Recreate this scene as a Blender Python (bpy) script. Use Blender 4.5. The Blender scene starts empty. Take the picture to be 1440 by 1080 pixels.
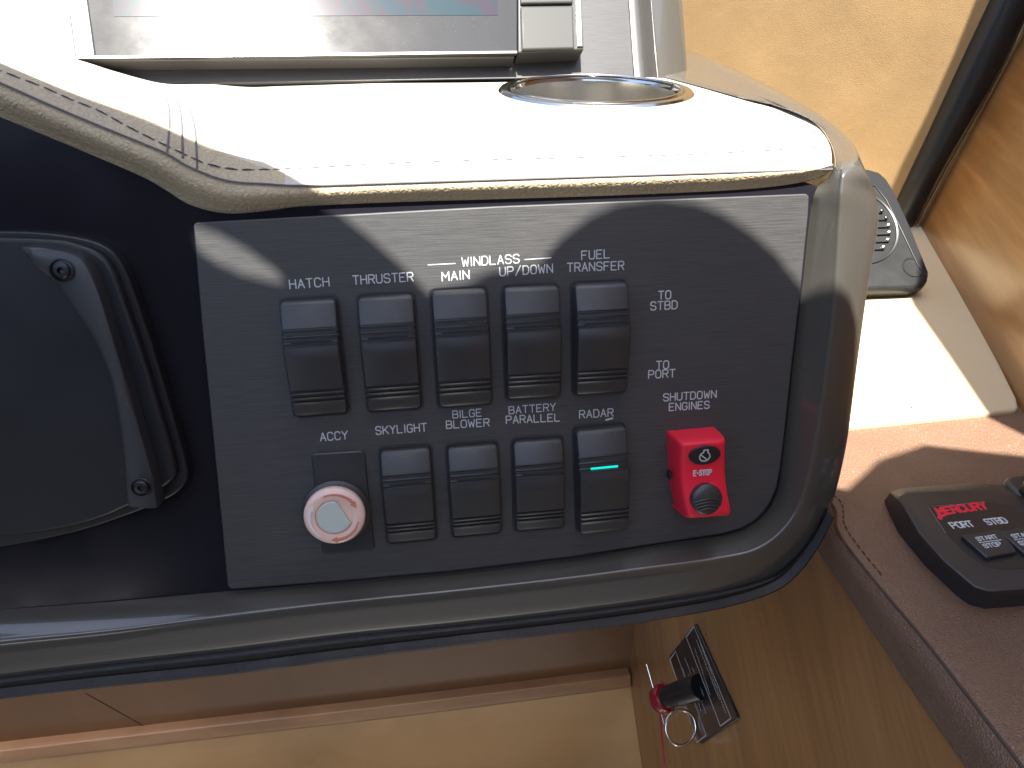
import bpy, bmesh, math, random
from mathutils import Vector, Matrix
random.seed(7)
sc = bpy.context.scene
V = Vector
# ------------------------------------------------------------------ camera, sky, sun, exposure
F = 1040.0                                    # focal length in photograph pixels (1440 wide)
Xc = V((9000, -560, 1040)).normalized()       # boat's athwartship axis seen from the camera (right, down, forward)
Dc = V((129, 4000, 1040)); Dc = (Dc - Xc * Dc.dot(Xc)).normalized()
Nc = -Xc.cross(Dc)
LEAN = math.radians(16.0)                     # the switch panel leans back by this much
Uc = -Dc * math.cos(LEAN) + Nc * math.sin(LEAN)
Yc = Uc.cross(Xc)
if Yc.z < 0: Yc = -Yc
W = Matrix((Xc, Yc, Uc))                      # camera (right, down, forward) -> world
right, down, fwd = W @ V((1, 0, 0)), W @ V((0, 1, 0)), W @ V((0, 0, 1))
CAM = V((0, 0, 0.30))
cam = bpy.data.objects.new('camera', bpy.data.cameras.new('camera'))
sc.collection.objects.link(cam)
m = Matrix((right, -down, -fwd)).transposed().to_4x4(); m.translation = CAM
cam.matrix_world = m
cam.data.sensor_width = 36; cam.data.lens = F / 1440 * 36
cam.data.clip_start = 0.01; cam.data.clip_end = 50
sc.camera = cam
SUN = V((-0.03, -0.36, 0.93)).normalized()     # towards the sun
w = bpy.data.worlds.new('World'); sc.world = w; w.use_nodes = True
nt = w.node_tree; bg = nt.nodes['Background']
sky = nt.nodes.new('ShaderNodeTexSky'); sky.sky_type = 'NISHITA'; sky.sun_disc = False
sky.sun_elevation = math.asin(SUN.z); sky.sun_rotation = math.atan2(SUN.x, SUN.y)
sky.dust_density = 2.0
nt.links.new(sky.outputs[0], bg.inputs[0]); bg.inputs[1].default_value = 0.115
sl = bpy.data.lights.new('sun', 'SUN'); sl.energy = 5.0; sl.angle = math.radians(0.55); sl.color = (1, 0.95, 0.86)
so = bpy.data.objects.new('sun', sl); sc.collection.objects.link(so)
so.rotation_euler = SUN.to_track_quat('Z', 'Y').to_euler(); so.location = (0, 0, 2)
sc.view_settings.view_transform = 'Standard'; sc.view_settings.look = 'None'
sc.view_settings.exposure = 1.85; sc.view_settings.gamma = 1.0

# ------------------------------------------------------------------ planes of the place
def ray(px, py): return (right * (px - 720) + down * (py - 540) + fwd * F).normalized()
def hit(px, py, o, n):
    r = ray(px, py); return CAM + r * ((o - CAM).dot(n) / r.dot(n))
class Plane:
    """a flat face of the dash: X to the right, Y up the face, Z out of it towards the helm seat"""
    def __init__(s, o, x, y):
        s.x = x.normalized(); s.z = s.x.cross(y).normalized(); s.y = s.z.cross(s.x); s.o = o
    def at(s, px, py, off=0.0): return hit(px, py, s.o + s.z * off, s.z)
    def loc(s, p): q = p - s.o; return V((q.dot(s.x), q.dot(s.y), q.dot(s.z)))
    def uv(s, px, py, off=0.0): return s.loc(s.at(px, py, off))
    def mat(s, o=None):
        m = Matrix((s.x, s.y, s.z)).transposed().to_4x4(); m.translation = s.o if o is None else o; return m
WX, WY, WZ = V((1, 0, 0)), V((0, 1, 0)), V((0, 0, 1))
def lean(a): return V((0, math.sin(a), math.cos(a)))
PP = Plane(CAM + ray(720, 540) * (0.286 / ray(720, 540).dot(fwd)), WX, lean(LEAN))      # switch panel
ZS = PP.at(700, 247, 0).z                                                              # padded shelf height
SH = Plane(V((0, 0, ZS)), WX, WY)
_dx = V((1, .12, 0)).normalized(); _a = math.radians(38)
DP = Plane(SH.at(560, 117), _dx, V((-_dx.y * math.sin(_a), _dx.x * math.sin(_a), math.cos(_a))))                                # plate that carries the display
ZA = CAM.z - 0.225
AR = Plane(V((0, 0, ZA)), WX, WY)                                                      # armrest top
LG = Plane(V((0, 0, ZA + 0.003)), WX, WY)                                              # cream ledge
cw = LG.at(1288, 318)
WL = Plane(cw + V((0, 0.004, 0)), V((1, -0.62, 0)), WZ)                                  # cream wall
def mm(x): return x * 0.001

if 0:
  for nm_, q_ in (('panel c', PP.at(720,540)),('ZS',V((0,0,ZS))),('pad front l',SH.at(430,259)),('pad front r',SH.at(1172,228)),('cup',SH.at(837,133)),('disp l',DP.at(110,80)),('disp r',DP.at(892,108)),('disp top',DP.at(560,0)),('ledge far',LG.at(1288,318)),('ledge near',LG.at(1430,576)),('arm',AR.at(1176,742))): print('DBG', nm_, [round(x,3) for x in q_])
# ------------------------------------------------------------------ mesh helpers
def obj(name, verts, faces, mat, parent=None, M=None, smooth=40, bevel=0, seg=3):
    me = bpy.data.meshes.new(name); me.from_pydata([tuple(v) for v in verts], [], faces); me.update()
    return link(name, me, mat, parent, M, smooth, bevel, seg)
def link(name, me, mat, parent=None, M=None, smooth=40, bevel=0, seg=3, flip=True):
    if flip:
        b = bmesh.new(); b.from_mesh(me); bmesh.ops.remove_doubles(b, verts=b.verts, dist=1e-6)
        bmesh.ops.recalc_face_normals(b, faces=b.faces); b.to_mesh(me); b.free()
    if mat: me.materials.append(mat)
    if smooth:
        me.shade_smooth(); me.set_sharp_from_angle(angle=math.radians(smooth))
    o = bpy.data.objects.new(name, me); sc.collection.objects.link(o)
    if parent is not None:
        o.parent = parent
        if M is not None: o.matrix_local = world_of(parent).inverted() @ M
    elif M is not None: o.matrix_world = M
    if bevel:
        b = o.modifiers.new('bevel', 'BEVEL'); b.width = bevel; b.segments = seg; b.limit_method = 'ANGLE'; b.angle_limit = math.radians(35)
        b.harden_normals = False
    return o
def world_of(o):
    m = o.matrix_basis.copy() if o.parent is None else world_of(o.parent) @ o.matrix_local
    return m
def tag(o, label=None, cat=None, group=None, kind=None):
    for k, v in (('label', label), ('category', cat), ('group', group), ('kind', kind)):
        if v: o[k] = v
    return o
def empty(name, M, label, cat, group=None):
    e = bpy.data.objects.new(name, None); sc.collection.objects.link(e); e.empty_display_size = 0.01
    e.matrix_world = M; return tag(e, label, cat, group)
def catmull(pts, n):
    """n samples per span through the points (tuples of any length)"""
    P = [pts[0]] + list(pts) + [pts[-1]]; out = []
    for i in range(1, len(P) - 2):
        for k in range(n):
            t = k / n; a, b, c, d = P[i - 1], P[i], P[i + 1], P[i + 2]
            out.append(tuple(0.5 * (2 * b[j] + (c[j] - a[j]) * t + (2 * a[j] - 5 * b[j] + 4 * c[j] - d[j]) * t * t + (3 * b[j] - a[j] - 3 * c[j] + d[j]) * t ** 3) for j in range(len(b))))
    out.append(tuple(pts[-1])); return out
def grid_faces(nr, nc, off=0):
    return [(off + r * nc + c, off + r * nc + c + 1, off + (r + 1) * nc + c + 1, off + (r + 1) * nc + c) for r in range(nr - 1) for c in range(nc - 1)]
def loft(name, rows, mat, parent=None, n_along=6, n_across=4, smooth=60):
    """rows: one list of 3-D points per station, all the same length; smooth both ways"""
    cols = [catmull([tuple(p) for p in r], n_across) for r in rows]
    k = len(cols[0])
    lines = [catmull([c[i] for c in cols], n_along) for i in range(k)]
    n = len(lines[0])
    verts = [lines[j][i] for i in range(n) for j in range(k)]
    return obj(name, verts, grid_faces(n, k), mat, parent, Matrix.Identity(4) if parent is not None else None, smooth=smooth), lines
def prism(name, pts2, z0, z1, mat, parent=None, M=None, bevel=0, smooth=40, seg=3, taper=0):
    n = len(pts2); cx = sum(p[0] for p in pts2) / n; cy = sum(p[1] for p in pts2) / n
    v = [(p[0], p[1], z0) for p in pts2] + [(cx + (p[0] - cx) * (1 - taper), cy + (p[1] - cy) * (1 - taper), z1) for p in pts2]
    f = [tuple(range(n))[::-1], tuple(range(n, 2 * n))] + [(i, (i + 1) % n, n + (i + 1) % n, n + i) for i in range(n)]
    return obj(name, v, f, mat, parent, M, smooth, bevel, seg)
def rrect(w, h, r, cx=0, cy=0, n=5):
    out = []
    for sx, sy, a0 in ((1, 1, 0), (-1, 1, 90), (-1, -1, 180), (1, -1, 270)):
        for i in range(n + 1):
            a = math.radians(a0 + 90 * i / n)
            out.append((cx + sx * (w / 2 - r) + r * math.cos(a), cy + sy * (h / 2 - r) + r * math.sin(a)))
    return out
def circle(r, n=48, cx=0, cy=0): return [(cx + r * math.cos(2 * math.pi * i / n), cy + r * math.sin(2 * math.pi * i / n)) for i in range(n)]
def lathe(name, prof, mat, parent=None, M=None, n=64, smooth=35, closed=False):
    v = []; k = len(prof)
    for i in range(n):
        a = 2 * math.pi * i / n
        v += [(r * math.cos(a), r * math.sin(a), z) for r, z in prof]
    f = [(i * k + j, ((i + 1) % n) * k + j, ((i + 1) % n) * k + j + 1, i * k + j + 1) for i in range(n) for j in range(k - 1)]
    return obj(name, v, f, mat, parent, M, smooth)
def tube(name, pts, r, mat, parent=None, M=None, n=8, smooth=60, closed=False):
    P = [V(p) for p in pts]; v = []; up = None
    for i, p in enumerate(P):
        t = ((P[(i + 1) % len(P)] if closed or i < len(P) - 1 else p) - (P[i - 1] if closed or i > 0 else p)).normalized()
        if up is None: up = t.orthogonal().normalized()
        up = (up - t * up.dot(t)).normalized(); s = t.cross(up)
        v += [p + (up * math.cos(2 * math.pi * k / n) + s * math.sin(2 * math.pi * k / n)) * r for k in range(n)]
    L = len(P); f = []
    for i in range(L if closed else L - 1):
        for k in range(n):
            f.append((i * n + k, i * n + (k + 1) % n, ((i + 1) % L) * n + (k + 1) % n, ((i + 1) % L) * n + k))
    if not closed: f += [tuple(range(n))[::-1], tuple(range((L - 1) * n, L * n))]
    return obj(name, v, f, mat, parent, M, smooth)

# ------------------------------------------------------------------ materials
def mat(name, col, rough=0.5, metal=0.0, spec=0.5, coat=0.0, coat_r=0.1, emit=None, es=0):
    m = bpy.data.materials.new(name); m.use_nodes = True; b = m.node_tree.nodes['Principled BSDF']
    b.inputs['Base Color'].default_value = (*col, 1); b.inputs['Roughness'].default_value = rough
    b.inputs['Metallic'].default_value = metal; b.inputs['Specular IOR Level'].default_value = spec
    b.inputs['Coat Weight'].default_value = coat; b.inputs['Coat Roughness'].default_value = coat_r
    if emit: b.inputs['Emission Color'].default_value = (*emit, 1); b.inputs['Emission Strength'].default_value = es
    m['b'] = 1; return m
class NT:
    def __init__(s, m): s.m = m; s.t = m.node_tree; s.b = s.t.nodes['Principled BSDF']
    def n(s, typ, **kw):
        x = s.t.nodes.new(typ)
        for k, v in kw.items():
            if k.startswith('i_'): x.inputs[k[2:].replace('_', ' ')].default_value = v
            else: setattr(x, k, v)
        return x
    def l(s, a, b): s.t.links.new(a, b)
    def coords(s, scale=(1, 1, 1), rot=(0, 0, 0), src='Object'):
        tc = s.n('ShaderNodeTexCoord'); mp = s.n('ShaderNodeMapping'); mp.inputs['Scale'].default_value = scale; mp.inputs['Rotation'].default_value = rot
        s.l(tc.outputs[src], mp.inputs[0]); return mp.outputs[0]
    def noise(s, vec, scale, detail=4, rough=0.5, dist=0):
        x = s.n('ShaderNodeTexNoise'); x.inputs['Scale'].default_value = scale; x.inputs['Detail'].default_value = detail
        x.inputs['Roughness'].default_value = rough; x.inputs['Distortion'].default_value = dist; s.l(vec, x.inputs['Vector']); return x.outputs['Fac']
    def ramp(s, f, stops):
        x = s.n('ShaderNodeValToRGB'); e = x.color_ramp.elements
        while len(e) < len(stops): e.new(0.5)
        for q, (p, c) in zip(e, stops): q.position = p; q.color = (*c, 1) if len(c) == 3 else c
        s.l(f, x.inputs[0]); return x.outputs[0]
    def rng(s, f, a, b, c, d):
        x = s.n('ShaderNodeMapRange'); x.inputs[1].default_value = a; x.inputs[2].default_value = b; x.inputs[3].default_value = c; x.inputs[4].default_value = d
        s.l(f, x.inputs[0]); return x.outputs[0]
    def math(s, op, a, b):
        x = s.n('ShaderNodeMath', operation=op)
        for i, q in enumerate((a, b)):
            if isinstance(q, (int, float)): x.inputs[i].default_value = q
            else: s.l(q, x.inputs[i])
        return x.outputs[0]
    def bump(s, h, strength, dist):
        x = s.n('ShaderNodeBump'); x.inputs['Strength'].default_value = strength; x.inputs['Distance'].default_value = dist
        s.l(h, x.inputs['Height']); s.l(x.outputs[0], s.b.inputs['Normal']); return x
    def set(s, k, o): s.l(o, s.b.inputs[k])

def dusty(m, col, col2, thr=0.72, scale=900, rough=None):
    """fine dust specks and a little wear over a base colour"""
    t = NT(m); c = t.coords()
    a = t.noise(c, scale, 2, 0.5); sp = t.rng(a, thr, thr + 0.05, 0, 1)
    b = t.noise(c, 22, 4, 0.6); cl = t.rng(b, 0.35, 0.75, 0.15, 1)
    f = t.math('MULTIPLY', sp, cl)
    mx = t.n('ShaderNodeMix', data_type='RGBA'); mx.inputs['A'].default_value = (*col, 1); mx.inputs['B'].default_value = (*col2, 1)
    t.l(f, mx.inputs['Factor']); t.set('Base Color', mx.outputs['Result'])
    if rough: t.set('Roughness', t.rng(t.noise(c, 60, 5, 0.6), 0.3, 0.7, rough[0], rough[1]))
    return t, c
def brushed(name, col, rough=0.42, metal=0.55, speck=True):
    m = mat(name, col, rough, metal); t = NT(m)
    c = t.coords((90, 3400, 1)); n1 = t.noise(c, 1.0, 5, 0.65)
    c2 = t.coords((30, 1600, 1)); n2 = t.noise(c2, 1.0, 3, 0.6)
    c3 = t.coords(); n3 = t.noise(c3, 1500, 2, 0.5)
    s = t.rng(n3, 0.68, 0.74, 0, 1)
    mix = t.math('ADD', n1, t.math('MULTIPLY', n2, 0.6))
    cr = t.ramp(t.rng(mix, 0.55, 1.05, 0, 1), [(0, tuple(x * 0.75 for x in col)), (1, tuple(x * 1.35 for x in col))])
    mx = t.n('ShaderNodeMix', data_type='RGBA'); t.l(cr, mx.inputs['A']); mx.inputs['B'].default_value = (0.16, 0.16, 0.16, 1)
    t.l(t.math('MULTIPLY', s, t.rng(t.noise(c3, 30, 4, 0.6), 0.4, 0.75, 0.05, 0.8)), mx.inputs['Factor']); t.set('Base Color', mx.outputs['Result'])
    t.set('Roughness', t.rng(mix, 0.5, 1.1, rough - 0.07, rough + 0.12))
    t.bump(t.math('ADD', mix, t.math('MULTIPLY', n3, 0.8)), 0.35, 0.00012)
    return m
def leather(name, col, scale=260, rough=0.5, bump=0.5, wr=0.0, dist=0.0006, kind='vor'):
    m = mat(name, col, rough, 0, 0.45); t = NT(m); c = t.coords()
    dn = t.n('ShaderNodeTexNoise'); dn.inputs['Scale'].default_value = scale * 0.5; t.l(c, dn.inputs['Vector'])
    mxv = t.n('ShaderNodeMix', data_type='VECTOR'); mxv.inputs['Factor'].default_value = 0.0
    vo = t.n('ShaderNodeTexVoronoi', feature='DISTANCE_TO_EDGE'); vo.inputs['Scale'].default_value = scale
    ad = t.n('ShaderNodeVectorMath', operation='ADD'); sm = t.n('ShaderNodeVectorMath', operation='SCALE'); sm.inputs['Scale'].default_value = 1.1 / scale
    t.l(dn.outputs['Color'], sm.inputs[0]); t.l(c, ad.inputs[0]); t.l(sm.outputs[0], ad.inputs[1]); t.l(ad.outputs[0], vo.inputs['Vector'])
    fine = t.noise(c, scale * 1.3, 4, 0.6)
    h = t.math('ADD', t.math('MULTIPLY', t.rng(vo.outputs['Distance'], 0, 0.3, 0, 1), 0.6), t.math('MULTIPLY', fine, 0.8))
    big = t.noise(c, 38, 4, 0.55, 0.6)
    hh = t.math('ADD', t.math('MULTIPLY', h, 0.55), t.math('MULTIPLY', big, 1.0 + wr * 3))
    t.bump(hh, bump, dist)
    v = t.ramp(t.noise(c, 14, 5, 0.6), [(0.3, tuple(x * 0.88 for x in col)), (0.7, tuple(min(1, x * 1.1) for x in col))])
    mx = t.n('ShaderNodeMix', data_type='RGBA', blend_type='MULTIPLY'); mx.inputs['Factor'].default_value = 0.35
    t.l(v, mx.inputs['A']); t.l(t.ramp(h, [(0.15, (0.42,) * 3), (0.7, (1,) * 3)]), mx.inputs['B']); t.set('Base Color', mx.outputs['Result'])
    t.set('Roughness', t.rng(big, 0.3, 0.7, rough - 0.08, rough + 0.1))
    return m
def wood(name, c1, c2, scale=(8, 120, 8), rot=(0, 0, 0), rough=0.35, coat=0.25):
    m = mat(name, c1, rough, coat=coat, coat_r=0.18); t = NT(m); c = t.coords(scale, rot)
    n = t.noise(c, 1.0, 8, 0.62, 0.35); c2_ = t.coords(tuple(x * 0.25 for x in scale), rot); n2 = t.noise(c2_, 1.0, 3, 0.5, 0.4)
    f = t.math('ADD', t.math('MULTIPLY', n, 0.55), t.math('MULTIPLY', n2, 0.45))
    t.set('Base Color', t.ramp(f, [(0.34, tuple(x * 0.72 for x in c1)), (0.5, c1), (0.66, c2)]))
    t.bump(f, 0.15, 0.0003); return m
M = {}
M['panel'] = brushed('black_brushed_plate', (0.078, 0.078, 0.079), 0.58, 0.55)
M['plate2'] = brushed('grey_brushed_plate', (0.05, 0.05, 0.052), 0.44, 0.4)
M['ink'] = mat('white_engraving', (0.54, 0.57, 0.60), 0.5)
M['inkr'] = mat('red_print', (0.75, 0.02, 0.05), 0.5)
M['plastic'] = mat('black_switch_plastic', (0.024, 0.025, 0.028), 0.42, spec=0.75); dusty(M['plastic'], (0.026, 0.027, 0.030), (0.10, 0.10, 0.11), 0.66, 1500, (0.36, 0.5))
M['plasticd'] = mat('dark_gap', (0.008, 0.008, 0.009), 0.5)
M['lens'] = mat('switch_lens', (0.02, 0.03, 0.05), 0.4, spec=0.5)
M['lenson'] = mat('switch_lens_lit', (0.0, 0.3, 0.3), 0.3, emit=(0.0, 0.75, 0.62), es=0.35)
M['gel'] = mat('taupe_gelcoat', (0.085, 0.080, 0.072), 0.22, spec=0.5, coat=1.0, coat_r=0.02)
t_, c_ = dusty(M['gel'], (0.068, 0.064, 0.056), (0.30, 0.29, 0.27), 0.77, 800, (0.20, 0.26))
M['gel_shaded'] = mat('shaded_gelcoat', (0.014, 0.013, 0.018), 0.10, spec=0.14, coat=0.0)  # same gelcoat as the rim, with the shade put into its colour
dusty(M['gel_shaded'], (0.014, 0.013, 0.018), (0.12, 0.12, 0.13), 0.76, 900, (0.10, 0.2))
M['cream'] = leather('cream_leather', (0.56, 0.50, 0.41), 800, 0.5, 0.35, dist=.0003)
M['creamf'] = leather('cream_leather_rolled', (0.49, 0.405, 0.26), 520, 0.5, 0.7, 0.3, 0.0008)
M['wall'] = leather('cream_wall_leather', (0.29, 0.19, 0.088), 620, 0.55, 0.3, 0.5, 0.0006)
M['ledge'] = mat('cream_board', (0.62, 0.52, 0.34), 0.55); t = NT(M['ledge']); t.bump(t.noise(t.coords(), 900, 3), 0.15, 0.0004)
M['brown'] = leather('brown_pebbled_leather', (0.205, 0.120, 0.078), 760, 0.36, 1.0, 0.1, 0.0008)
M['thread'] = mat('dark_thread', (0.13, 0.12, 0.14), 0.7)
M['threadb'] = mat('brown_thread', (0.06, 0.035, 0.025), 0.7)
M['bleather'] = leather('black_leather', (0.010, 0.010, 0.011), 700, 0.55, 0.5, dist=.0004)
M['steel'] = mat('polished_steel', (0.62, 0.60, 0.56), 0.12, 1.0)
M['steeli'] = mat('spun_steel', (0.78, 0.76, 0.70), 0.22, 1.0); t = NT(M['steeli']); t.bump(t.noise(t.coords((20, 20, 900)), 1, 3), 0.05, 0.0001)
M['wood1'] = wood('amber_wood', (0.25, 0.115, 0.034), (0.35, 0.175, 0.06), (10, 150, 10), (0, 0, 0.45))
M['wood2'] = wood('brown_veneer', (0.38, 0.19, 0.072), (0.46, 0.24, 0.092), (14, 170, 14), (0, 0, 1.9))
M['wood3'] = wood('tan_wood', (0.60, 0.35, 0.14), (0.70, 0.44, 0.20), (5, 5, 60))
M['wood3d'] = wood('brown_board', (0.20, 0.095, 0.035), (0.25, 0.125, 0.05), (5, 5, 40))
M['wood4'] = wood('pale_trim_wood', (0.42, 0.22, 0.10), (0.50, 0.30, 0.15), (12, 4, 40))
M['rubber'] = mat('black_rubber', (0.015, 0.016, 0.018), 0.35, spec=0.4)
M['red'] = mat('red_switch_cover', (0.82, 0.022, 0.05), 0.40, spec=0.4); t = NT(M['red']); t.set('Roughness', t.rng(t.noise(t.coords(), 90, 4), 0.3, 0.7, 0.34, 0.5)); t.bump(t.noise(t.coords(), 1500, 2), 0.12, 0.0001)
M['redcap'] = mat('dark_red_cap', (0.30, 0.008, 0.02), 0.3, spec=0.5)
M['cord'] = mat('red_cord', (0.42, 0.015, 0.04), 0.6)
M['pink'] = mat('pink_plastic', (0.82, 0.58, 0.49), 0.28, coat=0.4); 
M['pinkd'] = mat('salmon_arrow', (0.60, 0.22, 0.15), 0.4)
M['pinkw'] = mat('white_arrow', (0.80, 0.74, 0.72), 0.4)
M['disc'] = mat('grey_disc', (0.50, 0.56, 0.50), 0.55)
M['glass'] = mat('dusty_display_glass', (0.03, 0.032, 0.035), 0.3, spec=.25, coat=0.08, coat_r=0.12)
dusty(M['glass'], (0.035, 0.037, 0.040), (0.16, 0.165, 0.16), 0.70, 1600, (0.10, 0.15))
M['key'] = mat('grey_rubber_key', (0.06, 0.062, 0.06), 0.42, spec=.25); dusty(M['key'], (0.06, 0.062, 0.06), (0.2, 0.2, 0.2), 0.72, 1200, (0.4, 0.52))
M['bezel'] = mat('display_bezel', (0.045, 0.045, 0.045), 0.35)
M['floor'] = wood('dark_teak', (0.013, 0.013, 0.014), (0.020, 0.020, 0.021))
M['blocker'] = mat('blocker_cloth', (0.16, 0.16, 0.17), 0.9)
_t = NT(M['blocker']); _tr = _t.n('ShaderNodeBsdfTranslucent'); _tr.inputs[0].default_value = (0.40, 0.42, 0.46, 1)
_mx = _t.n('ShaderNodeMixShader'); _mx.inputs[0].default_value = 0.35; _t.l(_t.b.outputs[0], _mx.inputs[1]); _t.l(_tr.outputs[0], _mx.inputs[2])
_t.l(_mx.outputs[0], _t.t.nodes['Material Output'].inputs['Surface'])
def screen_mat():
    m = mat('chart_screen', (0.05, 0.06, 0.07), 0.13, spec=.25, coat=0.08, coat_r=0.12); t = NT(m)
    c = t.coords((1, 1, 1)); n = t.noise(c, 34, 5, 0.55, 0.8)
    col = t.ramp(n, [(0.30, (0.014, 0.034, 0.042)), (0.47, (0.018, 0.036, 0.045)), (0.53, (0.036, 0.026, 0.038)), (0.60, (0.018, 0.034, 0.042)), (0.68, (0.016, 0.032, 0.05)), (0.75, (0.045, 0.024, 0.024))])
    t.set('Base Color', col); t.set('Emission Color', col); t.b.inputs['Emission Strength'].default_value = 0.03
    return m
M['screen'] = screen_mat()

# ------------------------------------------------------------------ engraved stroke lettering
G = {'A': [[(0, 0), (2, 6), (4, 0)], [(.7, 2), (3.3, 2)]], 'B': [[(0, 0), (0, 6), (3, 6), (3.8, 5.3), (3.8, 3.8), (3, 3.1), (0, 3.1)], [(3, 3.1), (4, 2.4), (4, .8), (3.2, 0), (0, 0)]],
     'C': [[(4, 4.8), (3.2, 6), (.9, 6), (0, 4.8), (0, 1.2), (.9, 0), (3.2, 0), (4, 1.2)]], 'D': [[(0, 0), (0, 6), (2.8, 6), (4, 4.6), (4, 1.4), (2.8, 0), (0, 0)]],
     'E': [[(3.8, 6), (0, 6), (0, 0), (3.8, 0)], [(0, 3.1), (3, 3.1)]], 'F': [[(3.8, 6), (0, 6), (0, 0)], [(0, 3.1), (3, 3.1)]],
     'G': [[(4, 4.8), (3.2, 6), (.9, 6), (0, 4.8), (0, 1.2), (.9, 0), (3.2, 0), (4, 1.2), (4, 2.8), (2.4, 2.8)]], 'H': [[(0, 0), (0, 6)], [(4, 0), (4, 6)], [(0, 3.1), (4, 3.1)]],
     'I': [[(2, 0), (2, 6)]], 'K': [[(0, 0), (0, 6)], [(4, 6), (0, 2.2)], [(1.4, 3.5), (4, 0)]], 'L': [[(0, 6), (0, 0), (3.8, 0)]],
     'M': [[(0, 0), (0, 6), (2, 2.4), (4, 6), (4, 0)]], 'N': [[(0, 0), (0, 6), (4, 0), (4, 6)]], 'O': [[(.9, 0), (0, 1.2), (0, 4.8), (.9, 6), (3.1, 6), (4, 4.8), (4, 1.2), (3.1, 0), (.9, 0)]],
     'P': [[(0, 0), (0, 6), (3.1, 6), (4, 5.2), (4, 3.6), (3.1, 2.8), (0, 2.8)]], 'R': [[(0, 0), (0, 6), (3.1, 6), (4, 5.2), (4, 3.7), (3.1, 3), (0, 3)], [(2.2, 3), (4, 0)]],
     'S': [[(4, 4.9), (3.2, 6), (.9, 6), (0, 5.1), (0, 3.9), (.8, 3.2), (3.2, 2.8), (4, 2.1), (4, .9), (3.1, 0), (.8, 0), (0, 1.1)]], 'T': [[(0, 6), (4, 6)], [(2, 6), (2, 0)]],
     'U': [[(0, 6), (0, 1.2), (.9, 0), (3.1, 0), (4, 1.2), (4, 6)]], 'W': [[(0, 6), (.9, 0), (2, 4.2), (3.1, 0), (4, 6)]], 'Y': [[(0, 6), (2, 3), (4, 6)], [(2, 3), (2, 0)]],
     '/': [[(.2, -.4), (3.8, 6.4)]], '-': [[(.8, 3), (3.2, 3)]], ' ': []}
def strokes_mesh(paths, r, z0, z1):
    """flat-topped ribbons with round ends along 2-D paths"""
    v, f = [], []; k = 0
    for path in paths:
        for (a, b) in zip(path[:-1], path[1:]):
            a, b = V(a), V(b); d = b - a; L = d.length
            if L < 1e-7: continue
            d /= L; nrm = V((-d.y, d.x)); ring = []
            for i in range(5):
                t = math.pi / 2 + math.pi * i / 4; ring.append(a + d * math.cos(t) * r + nrm * math.sin(t) * r)
            for i in range(5):
                t = -math.pi / 2 + math.pi * i / 4; ring.append(b + d * math.cos(t) * r + nrm * math.sin(t) * r)
            n = len(ring); zz = z1 + k * 2e-6; k = (k + 1) % 9; o = len(v)
            v += [(p.x, p.y, z0) for p in ring] + [(p.x, p.y, zz) for p in ring]
            f += [tuple(o + n + i for i in range(n))] + [(o + i, o + (i + 1) % n, o + n + (i + 1) % n, o + n + i) for i in range(n)]
    return v, f
def write(text, p0, p1, h, parent, Mx, z0=0.0, z1=0.0001, r=0.11, mat_=None, name='lettering', wfac=0.72):
    """text between two 2-D baseline points (left of the first letter, right of the last), h = cap height"""
    p0, p1 = V(p0), V(p1); L = (p1 - p0).length; dx = (p1 - p0) / L; up = V((0, 1))
    wd = [{'I': .18, '-': .7, 'W': 1.15, 'M': 1.1}.get(c, 1.0) for c in text]; gap = 1 / wfac - 1
    unit = L / (sum(wd) + gap * (len(text) - 1)); paths = []; x0 = 0
    for ch, q in zip(text, wd):
        for s in G[ch]:
            paths.append([p0 + dx * (x0 + (((x - 2) / 4 * (1 if ch == 'I' else q) + q / 2)) * unit) + up * (y / 6 * h) for x, y in s])
        x0 += (q + gap) * unit
    v, f = strokes_mesh(paths, r * h, z0, z1)
    me = bpy.data.meshes.new(name); me.from_pydata(v, [], f); me.update()
    return link(name, me, mat_ or M['ink'], parent, Mx, smooth=0, flip=False)

# ------------------------------------------------------------------ dash console
console = empty('dash_console', Matrix.Translation(PP.at(720, 950)), 'glossy dark dash console with padded cream shelf and moulded rim round the switch panel', 'dash')
p = PP.at
def lin(a, b, t): return tuple(x + (y - x) * t for x, y in zip(a, b))
# fascia behind the panel and to its left
fo = [(-260, 20), (-100, 80), (0, 120), (100, 170), (200, 220), (265, 262), (430, 272), (800, 262), (1120, 252), (1150, 262), (1140, 300), (1130, 400), (1116, 510), (1104, 620), (1094, 690), (1078, 720), (1045, 745), (1000, 757), (920, 768), (800, 788), (640, 806), (480, 820), (320, 834), (150, 850), (0, 860), (-260, 885)]
fl = [PP.uv(x, y, -0.003)[:2] for x, y in fo]
prism('fascia', fl, -0.010, -0.003, M['gel_shaded'], console, PP.mat())
# body behind the fascia, closing the dash down to its underside
bo_ = [(-260, 40), (0, 130), (200, 235), (300, 285), (1120, 262), (1135, 300), (1110, 600), (1070, 760), (1000, 800), (640, 850), (320, 880), (0, 920), (-260, 950)]
prism('core', [PP.uv(x, y, -0.012)[:2] for x, y in bo_], -.20, -.0105, M['gel_shaded'], console, PP.mat())
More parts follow.
